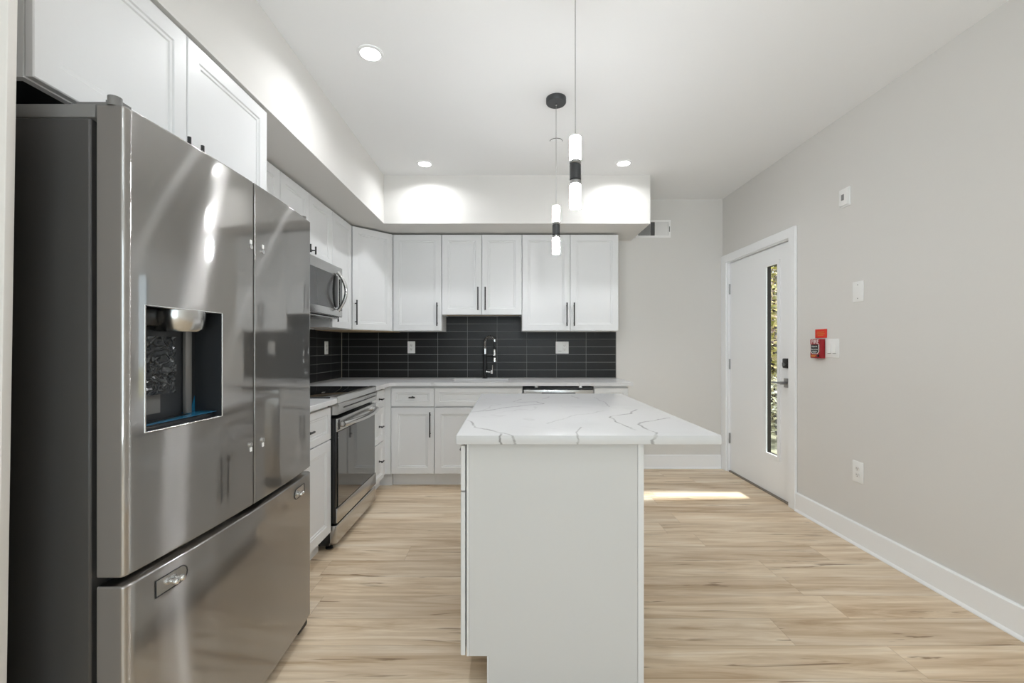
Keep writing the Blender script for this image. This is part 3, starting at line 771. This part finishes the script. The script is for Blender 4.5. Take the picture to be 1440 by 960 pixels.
prism_xz(b, [(-.215, z0+.016), (x1-.004, z0+.016), (x1-.004, z0+.060), (-.175, z0+.030)], yb-.003, yb-.002); obj('protective_film', b, 'blue_film', dL, smooth=0)
# bare handle studs on the doors
for d_, x, zz in ((dL, -.020, (1.555, .895)), (dR, .050, (1.555, .895))):
    for z in zz:
        s_ = 1 if z > 1.2 else -1
        b = new(); box(b, x-.005, x+.005, yf(x)-.0035, yf(x)-.0002, z+s_*.010-.007, z+s_*.010+.007, .001, 1); hb = obj('handle_tab', b, 'plate_white', d_)
        b = new(); lathe(b, [(.0075, -.002), (.0075, -.006), (.005, -.006)], 14, (x, yf(x)+.0018, z-s_*.006), 'y'); sb = obj('handle_stud', b, 'chrome', d_)
for s_ in (-1, 1):
    b = new(); pts = []
    a0, a1, c0, c1 = .289, .384, .607, .648
    o_ = [(a1, c0), (a0+.022, c0)]+[(a0+.022-.022*math.sin(PI*k/8), (c0+c1)/2-(c1-c0)/2*math.cos(PI*k/8)) for k in range(1, 8)]+[(a0+.022, c1), (a1, c1)]
    o_ = [(s_*x, z) for x, z in o_]
    V0 = [b.verts.new((x, yf(x)-.0012, z)) for x, z in o_]; V1 = [b.verts.new((x, yf(x)+.001, z)) for x, z in o_]
    for i in range(len(o_)): b.faces.new((V0[i], V0[(i+1) % len(o_)], V1[(i+1) % len(o_)], V1[i]))
    b.faces.new(V0); pm = obj('handle_mount', b, 'stainless_plain', dF, smooth=0)
    b = new(); pts = [(x, yf(x)-.0012, z) for x, z in o_]; tube(b, pts+[pts[0], pts[1]], .0016, 6); obj('mount_edge', b, 'slot_dark', pm)
    for k in (-.009, .009):
        xx_ = s_*(.330+k)
        b = new(); lathe(b, [(.004, .004), (.004, -.004), (.0075, -.007), (.0085, -.012), (.0065, -.017), (.002, -.019)], 14, (xx_, yf(xx_)-.001, .624), 'y'); obj('ball_stud', b, 'chrome', pm)
for x in (-HW+.045, HW-.045):
    b = new(); sg = -1 if x < 0 else 1; box(b, x-.028, x+.028, .062, .15, 1.7755, 1.786, .003, 2); cyl(b, (sg*(HW-.010), .052, 1.7685), (sg*(HW-.010), .052, 1.790), .0135, seg=18); box(b, min(sg*(HW-.012), x), max(sg*(HW-.012), x), .045, .075, 1.7755, 1.7865); obj('hinge_cover', b, 'fridge_cap', t)
for x in (-HW+.05, HW-.05):
    b = new(); box(b, x-.04, x+.04, .030, .12, .012, .0505, .010, 3); cyl(b, (x-.02, .06, .016), (x+.02, .06, .016), .016, seg=16); obj('front_roller', b, 'rubber', t)
    b = new(); cyl(b, (x-.015, .70, .025), (x+.015, .70, .025), .025, seg=16); obj('rear_roller', b, 'rubber', t)
b = new(); box(b, -HW+.10, HW-.10, .10, .12, .014, .0495); obj('base_grille', b, 'black_plastic', t, smooth=0)

# ------------------------------------------------------------------ island
IY0, IY1 = 1.550, 2.800
IXd, IXb, IXr = -.1745, -.1530, .4780
t = thing('kitchen_island', 'white kitchen island with a plain panel end and doors on one side', 'kitchen island', (0, IY0, 0))
LI = IY1-IY0
b = new(); box(b, IXb, IXr-.022, .020, LI-.001, .1205, .882); box(b, -.075, IXr-.022, .020, LI-.001, 0, .1205); obj('carcass', b, 'cabinet_white', t, smooth=0)
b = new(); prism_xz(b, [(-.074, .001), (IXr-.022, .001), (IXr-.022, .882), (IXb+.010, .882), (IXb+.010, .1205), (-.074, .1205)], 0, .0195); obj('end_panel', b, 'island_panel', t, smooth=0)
b = new(); box(b, IXb, IXb+.0095, -.002, .0195, .1205, .882, .001, 1); obj('corner_stile', b, 'cabinet_white', t)
b = new(); box(b, -.080, -.0745, 0, .0195, .001, .1200); obj('toe_kick_cap', b, 'cabinet_white', t, smooth=0)
b = new(); box(b, IXr-.0215, IXr, -.003, LI, .001, .882, .001, 1); obj('back_panel', b, 'cabinet_white', t)
wu = LI/2
for kind, a0, a1, c0, c1, hd in (('drawer', .002, wu-.002, .709, .868, 0), ('drawer', wu+.002, LI-.002, .709, .868, 0), ('door', .002, wu-.0015, .122, .703, 1), ('door', wu+.0015, LI-.002, .122, .703, -1)):
    # fronts face -X: local x runs along world -Y
    o = obj(kind, door_mesh(a1-a0, c1-c0, th=.0165, drawer=kind == 'drawer'), 'cabinet_white', t, loc=(IXd, LI-a0, c0), rotz=-R90, smooth=0)
    if hd == 0: tknob(o, (a1-a0)/2, (c1-c0)/2)
    else: pull(o, (a1-a0)-.034 if hd > 0 else .034, c1-c0-.145)
b = new(); box(b, -.186, .738, 1.511, 2.882, .882, CT, .003, 2)
tag(obj('countertop', b, 'quartz_island', smooth=30), 'white veined quartz slab overhanging the kitchen island', 'countertop')
# receptacle on the seating side of the island, just under the slab
t = thing('outlet', 'small white outlet on the island back panel under the overhang', 'outlet', (IXr, 1.645, .775), R90)
b = new(); box(b, -.036, .036, -.005, 0, -.058, .058, .002, 2); pp = obj('cover_plate', b, 'plate_white', t)
b = new()
for z in (-.020, .020): box(b, -.016, .016, -.008, -.005, z-.014, z+.014, .002, 1)
obj('receptacle', b, 'plate_warm', t)

# ------------------------------------------------------------------ plates on the walls
def plate(name, label, cat, loc, rotz, w_, h_, kind, grp=None):
    t = thing(name, label, cat, loc, rotz, grp)
    b = new(); box(b, -w_/2, w_/2, -.006, 0, -h_/2, h_/2, .0025, 2); obj('cover_plate', b, 'plate_white', t)
    gang = kind.split('+'); n = len(gang)
    for i, k in enumerate(gang):
        cx = (i-(n-1)/2)*.046
        if k == 'duplex':
            for z in (-.0195, .0195):
                b = new(); prism_xz(b, [(cx+.0165*math.cos(a_) if abs(math.cos(a_)) < .9 else cx+.0150*math.copysign(1, math.cos(a_)), z+.0145*max(-1, min(1, 1.2*math.sin(a_)))) for a_ in [2*PI*j/20+.05 for j in range(20)]], -.0085, -.006)
                rc = obj('receptacle', b, 'plate_warm', t, smooth=30)
                b = new(); box(b, cx-.0075, cx-.0050, -.0090, -.0083, z-.001, z+.007); box(b, cx+.0050, cx+.0075, -.0090, -.0083, z-.001, z+.007); cyl(b, (cx, -.0090, z-.007), (cx, -.0083, z-.007), .0028, seg=10)
                obj('slots', b, 'slot_dark', rc, smooth=0)
        elif k == 'decora':
            b = new(); box(b, cx-.0165, cx+.0165, -.0078, -.0058, -.033, .033, .001, 1); dc = obj('receptacle', b, 'plate_warm', t)
            b = new()
            for z in (-.018, .018):
                box(b, cx-.0075, cx-.0050, -.0083, -.0076, z-.001, z+.007); box(b, cx+.0050, cx+.0075, -.0083, -.0076, z-.001, z+.007); cyl(b, (cx, -.0083, z-.007), (cx, -.0076, z-.007), .0028, seg=10)
            obj('slots', b, 'slot_dark', dc, smooth=0)
        elif k == 'rocker':
            b = new(); A = prof_x([(-.0055, -.0325), (-.0075, -.0325), (-.0120, -.031), (-.0085, 0), (-.0075, .0325), (-.0055, .0325)], cx-.0162, cx+.0162)
            obj('rocker', A, 'plate_white', t); b.free()
            b = new(); box(b, cx-.0162, cx+.0162, -.0066, -.0058, -.0355, -.0330); obj('rocker_gap', b, 'slot_dark', t, smooth=0)
        elif k == 'blank':
            b = new()
            for z in (-.042, .042): cyl(b, (cx, -.0070, z), (cx, -.0058, z), .0035, seg=12)
            obj('screw', b, 'nickel', t)
    return t
ty = YB-.010
plate('outlet', 'white duplex outlet on the black tiles between corner and faucet', 'outlet', ((578.5-716.5)/139.8, ty, CT+.305), 0, .076, .120, 'duplex', 'white wall plates')
plate('outlet', 'wide white two-gang plate on the black tiles beyond the faucet', 'outlet', ((790.5-716.5)/139.8, ty, CT+.302), 0, .130, .122, 'rocker+decora', 'white wall plates')
plate('outlet', 'white outlet on the black side tiles past the range', 'outlet', (XL+.010, F*1.69/(716.5-458.5), CT+.300), R90, .076, .120, 'decora', 'white wall plates')
plate('outlet', 'low white duplex outlet on the long wall above the baseboard', 'outlet', (XR, 2.681, .452), -R90, .082, .130, 'duplex', 'white wall plates')
plate('blank_plate', 'blank white cover plate with two screws above the switches', 'cover plate', (XR, 2.680, 1.562), -R90, .082, .126, 'blank', 'white wall plates')
plate('light_switch', 'white double rocker switch beside the red fire alarm', 'light switch', (XR, 2.895, 1.213), -R90, .118, .124, 'rocker+rocker', 'white wall plates')
t = thing('sensor_box', 'small white box with a grey sensor window high on the wall', 'sensor', (XR, 2.778, 2.176), -R90)
b = new(); box(b, -.036, .036, -.008, 0, -.060, .060, .002, 2); obj('cover_plate', b, 'plate_white', t)
b = new(); box(b, -.033, .033, -.024, -.008, -.052, .052, .004, 2); hb = obj('housing', b, 'plate_white', t)
b = new(); box(b, -.012, .012, -.0255, -.0235, -.020, .018, .001, 1); obj('sensor_window', b, 'nickel', hb)
# fire alarm pull station
t = thing('fire_alarm', 'red fire alarm pull station with white FIRE lettering', 'fire alarm', (XR, 3.017, 1.210), -R90)
b = new(); box(b, -.047, .054, -.031, 0, -.066, .066, .003, 2); obj('housing', b, 'alarm_red', t)
b = new(); box(b, -.045, .052, -.0345, -.0312, -.063, .064, .002, 1); fp = obj('front_plate', b, 'alarm_red', t)
def text(body, size, x, y, z, mat, parent, name='lettering', bold=.0):
    cu = bpy.data.curves.new(name, 'FONT'); cu.body = body; cu.size = size; cu.align_x = 'CENTER'; cu.align_y = 'CENTER'; cu.extrude = .0003; cu.offset = bold
    f_ = bpy.data.objects.new('letters', cu); COL.objects.link(f_)
    me = bpy.data.meshes.new_from_object(f_.evaluated_get(bpy.context.evaluated_depsgraph_get())); bpy.data.objects.remove(f_)
    me.materials.clear(); me.materials.append(M[mat]); o = bpy.data.objects.new(name, me); COL.objects.link(o); o.parent = parent
    o.location = (x, y, z); o.rotation_euler = (R90, 0, 0); return o
text('FIRE', .040, .004, -.0353, .046, 'letter_white', fp, bold=.0)
b = new(); prism_xz(b, [(-.032, .028), (.040, .028), (.040, -.018), (.026, -.031), (-.018, -.031), (-.032, -.018)], -.0385, -.0345); hd = obj('pull_handle', b, 'black_plastic', t, smooth=0)
b = new(); pts = [(-.035, -.0365, .029), (-.035, -.0365, -.020), (-.020, -.0365, -.035), (.028, -.0365, -.035), (.043, -.0365, -.020), (.043, -.0365, .029)]; tube(b, pts, .0022, 8); obj('handle_rim', b, 'letter_white', hd)
text('PUSH IN', .014, .004, -.0391, .014, 'letter_white', hd, bold=.0)
text('PULL DOWN', .0105, .004, -.0391, -.006, 'letter_white', hd, bold=.0)
b = new(); box(b, -.020, .028, -.0391, -.0385, -.020, -.017); box(b, -.015, .023, -.0391, -.0385, -.026, -.0235); obj('handle_stripe', b, 'letter_white', hd, smooth=0)
b = new(); box(b, -.036, .012, -.0352, -.0345, -.050, -.044); box(b, -.032, .004, -.0352, -.0345, -.058, -.053); obj('caution_stripe', b, 'letter_gold', fp, smooth=0)
b = new(); lathe(b, [(.009, .001), (.009, -.004), (.005, -.006)], 16, (.036, -.0345, -.049), 'y'); obj('key_lock', b, 'black_plastic', t)
b = new(); cyl(b, (.010, -.018, -.070), (.010, -.018, -.066), .006, seg=10); obj('reset_stem', b, 'nickel', t)
t = thing('alarm_sign', 'small red sign plate above the fire alarm', 'sign', (XR, 2.998, 1.312), -R90)
b = new(); box(b, -.056, .052, -.006, 0, -.028, .032, .001, 1); sp_ = obj('sign_plate', b, 'sign_red', t)
b = new()
for z, a_ in ((.012, .036), (.001, .042), (-.010, .030)): box(b, -a_, a_-.004, -.0065, -.006, z-.0018, z+.0018)
obj('sign_lettering', b, 'letter_gold', t, smooth=0)

# ------------------------------------------------------------------ air vent on the back wall
t = thing('air_vent', 'white louvred air vent tucked beside the soffit', 'vent', (1.448, YB, 2.412))
W2, H2 = .176, .089
b = new(); O = [(-W2, -H2), (W2, -H2), (W2, H2), (-W2, H2)]; Hs = [[(-W2+.022, -H2+.020), (.016, -H2+.020), (.016, H2-.020), (-W2+.022, H2-.020)][::1], [(.022, -H2+.020), (W2-.022, -H2+.020), (W2-.022, H2-.020), (.022, H2-.020)]]
prism_xz(b, O, -.008, 0, Hs); obj('frame', b, 'vent_white', t, smooth=0)
b = new(); box(b, -W2+.02, W2-.02, -.0014, -.0004, -H2+.018, H2-.018); obj('backing', b, 'vent_dark', t, smooth=0)
b = new()
for s0, tilt in ((-W2+.024, .35), (.024, -.9)):
    k = s0
    while k < s0+.128:
        c0 = Vector((k, -.0045, 0)); dx = .0042*math.sin(tilt+.0); dy = .0035
        vs = [b.verts.new((k-dx, -.0072, -H2+.019)), b.verts.new((k-dx+.001, -.0072, -H2+.019)), b.verts.new((k+dx+.001, -.0018, -H2+.019)), b.verts.new((k+dx, -.0018, -H2+.019))]
        vt = [b.verts.new((v.co.x, v.co.y, H2-.019)) for v in vs]
        for i in range(4): b.faces.new((vs[i], vs[(i+1) % 4], vt[(i+1) % 4], vt[i]))
        b.faces.new(vs); b.faces.new(vt)
        k += .0068
obj('louvre', b, 'vent_white', t, smooth=0)
b = new(); box(b, W2-.016, W2-.010, -.012, -.008, -.030, .022, .001, 1); obj('damper_lever', b, 'vent_dark', t)

# ------------------------------------------------------------------ ceiling things
def recessed(x, y, label, watt=None, grp='recessed ceiling lights'):
    t = thing('recessed_ceiling_light', label, 'ceiling light', (x, y, ZC), 0, grp)
    b = new(); lathe(b, [(.066, -.0002), (.066, -.004), (.060, -.006), (.050, -.006), (.050, -.003)], 40, close=False); obj('trim_ring', b, 'ceiling_paint', t)
    b = new(); cyl(b, (0, 0, -.0045), (0, 0, -.0015), .0505, seg=40); obj('lens', b, 'led_lens', t)
    l = bpy.data.lights.new('lamp', 'AREA'); l.shape = 'DISK'; l.size = .07; l.energy = CEIL_W if watt is None else watt; l.color = (.95, .975, 1); l.spread = math.radians(150)
    o = bpy.data.objects.new('lamp', l); COL.objects.link(o); o.parent = t; o.location = (0, 0, -.0075)
    return t
recessed(-.707, 2.212, 'recessed ceiling light over the aisle beside the refrigerator')
recessed(-.690, 3.541, 'recessed ceiling light in front of the corner cabinet')
recessed(.926, 3.530, 'recessed ceiling light before the open end of the soffit')
recessed(-.707, .55, 'recessed ceiling light above the refrigerator bay opening', BACK_W*.4)
recessed(.926, .55, 'recessed ceiling light behind the viewpoint beside the long wall', BACK_W)
recessed(-.40, -1.5, 'unseen recessed fill light added deep in the room near the added window', BACK_W)  # this and the next lamp are added out of view as fill
recessed(1.20, -1.5, 'unseen recessed fill light added deep in the room along the long wall', BACK_W)
def pendant(x, y, zlo, label):
    t = thing('pendant_light', label, 'pendant light', (x, y, ZC), 0, 'pendants over the island')
    b = new(); lathe(b, [(.060, 0), (.060, -.026), (.056, -.031), (.010, -.031)], 40); cn = obj('canopy', b, 'body_charcoal', t)
    b = new(); lathe(b, [(.006, -.0312), (.006, -.040), (.003, -.043)], 14); obj('cable_grip', b, 'chrome', cn)
    zl = zlo-ZC; L = .286; top = zl+L; r = .0225
    b = new(); cyl(b, (0, 0, -.040), (0, 0, top+.012), .0016, seg=8); obj('cable', b, 'nickel', t)
    b = new(); lathe(b, [(.003, top+.014), (.006, top+.008), (.006, top)], 14); obj('cable_cap', b, 'chrome', t)
    def ring(n, a_, c_, rad, mt):
        q = new(); e_ = min(.003, abs(c_-a_)/3); lathe(q, [(rad-e_, a_), (rad, a_+e_), (rad, c_-e_), (rad-e_, c_)], 28); return obj(n, q, mt, t)
    ring('diffuser', zl, zl+.094, r, 'pendant_glow'); ring('metal_ring', zl+.0945, zl+.112, r+.0008, 'nickel')
    ring('lamp_body', zl+.1125, zl+.176, r+.0004, 'body_charcoal'); ring('metal_ring', zl+.1765, zl+.192, r+.0008, 'nickel'); ring('diffuser', zl+.1925, top, r, 'pendant_glow')
pendant(.263, 1.74, 1.774, 'slim cylinder pendant light over the near half of the island')
pendant(.280, 2.615, 1.780, 'slim cylinder pendant light over the island end facing the sink')
t = thing('sprinkler_cover', 'flat white sprinkler cover plate on the ceiling behind the pendants', 'sprinkler', (.337, 3.150, ZC))
b = new(); lathe(b, [(.044, 0), (.044, -.003), (.041, -.0045), (.005, -.0055)], 36); obj('cover_disc', b, 'ceiling_paint', t)
b = new(); q = [(.0445*math.cos(a_), .0445*math.sin(a_), -.0022) for a_ in [PI+PI*k/24 for k in range(25)]]; tube(b, q, .0018, 6); obj('edge_shadow', b, 'slot_dark', t)  # dark half ring modelled in for the shade at the disc's near edge

# ------------------------------------------------------------------ outside the entry door
b = new(); box(b, XR+.16, 26, -2, 30, -.30, -.10); tag(obj('ground_outside', b, 'soil_grass', smooth=0), 'grassy ground outside the entry door', 'ground', 'structure')
def bush(name, label, x, y, h, r, mat, n, leaf=.07, stems=4):
    t = thing(name, label, 'shrub' if name != 'tree' else 'tree', (x, y, -.10))
    b = new()
    for k in range(stems):
        a_ = random.uniform(0, 2*PI); rr_ = r*.45
        tube(b, [(0, 0, 0), (rr_*.3*math.cos(a_), rr_*.3*math.sin(a_), h*.3), (rr_*math.cos(a_), rr_*math.sin(a_), h*.75)], .03, 7, rad=[.05*h/2, .035*h/2, .01])
    obj('stem', b, 'bark', t)
    b = new()
    for k in range(n):
        u = Vector((random.gauss(0, 1), random.gauss(0, 1), random.gauss(0, 1))).normalized()*random.uniform(.35, 1)**.5
        c = Vector((u.x*r, u.y*r, h*.55+u.z*h*.47))
        d = Vector((random.gauss(0, 1), random.gauss(0, 1), random.gauss(0, .7))).normalized(); e_ = d.orthogonal().normalized(); s = leaf*random.uniform(.6, 1.4)
        b.faces.new([b.verts.new(c+d*s), b.verts.new(c+e_*s*.45), b.verts.new(c-d*s), b.verts.new(c-e_*s*.45)])
    f = obj('foliage', b, mat, t, smooth=0); f['kind'] = 'stuff'
    return t
bush('shrub', 'golden leafed shrub seen through the door glass', 4.9, 7.9, 3.4, 1.1, 'leaf_gold', 3800)
bush('shrub', 'pale tan grassy shrub low outside the door glass', 3.75, 6.05, .95, .45, 'leaf_tan', 2200, .035)
bush('tree', 'pink blossoming tree beyond the golden shrub', 8.6, 14.0, 6.4, 2.3, 'leaf_blossom', 5200, .10)
bush('tree', 'tall golden tree far outside the entry door', 12.5, 20.0, 8.5, 3.2, 'leaf_gold', 5200, .16)
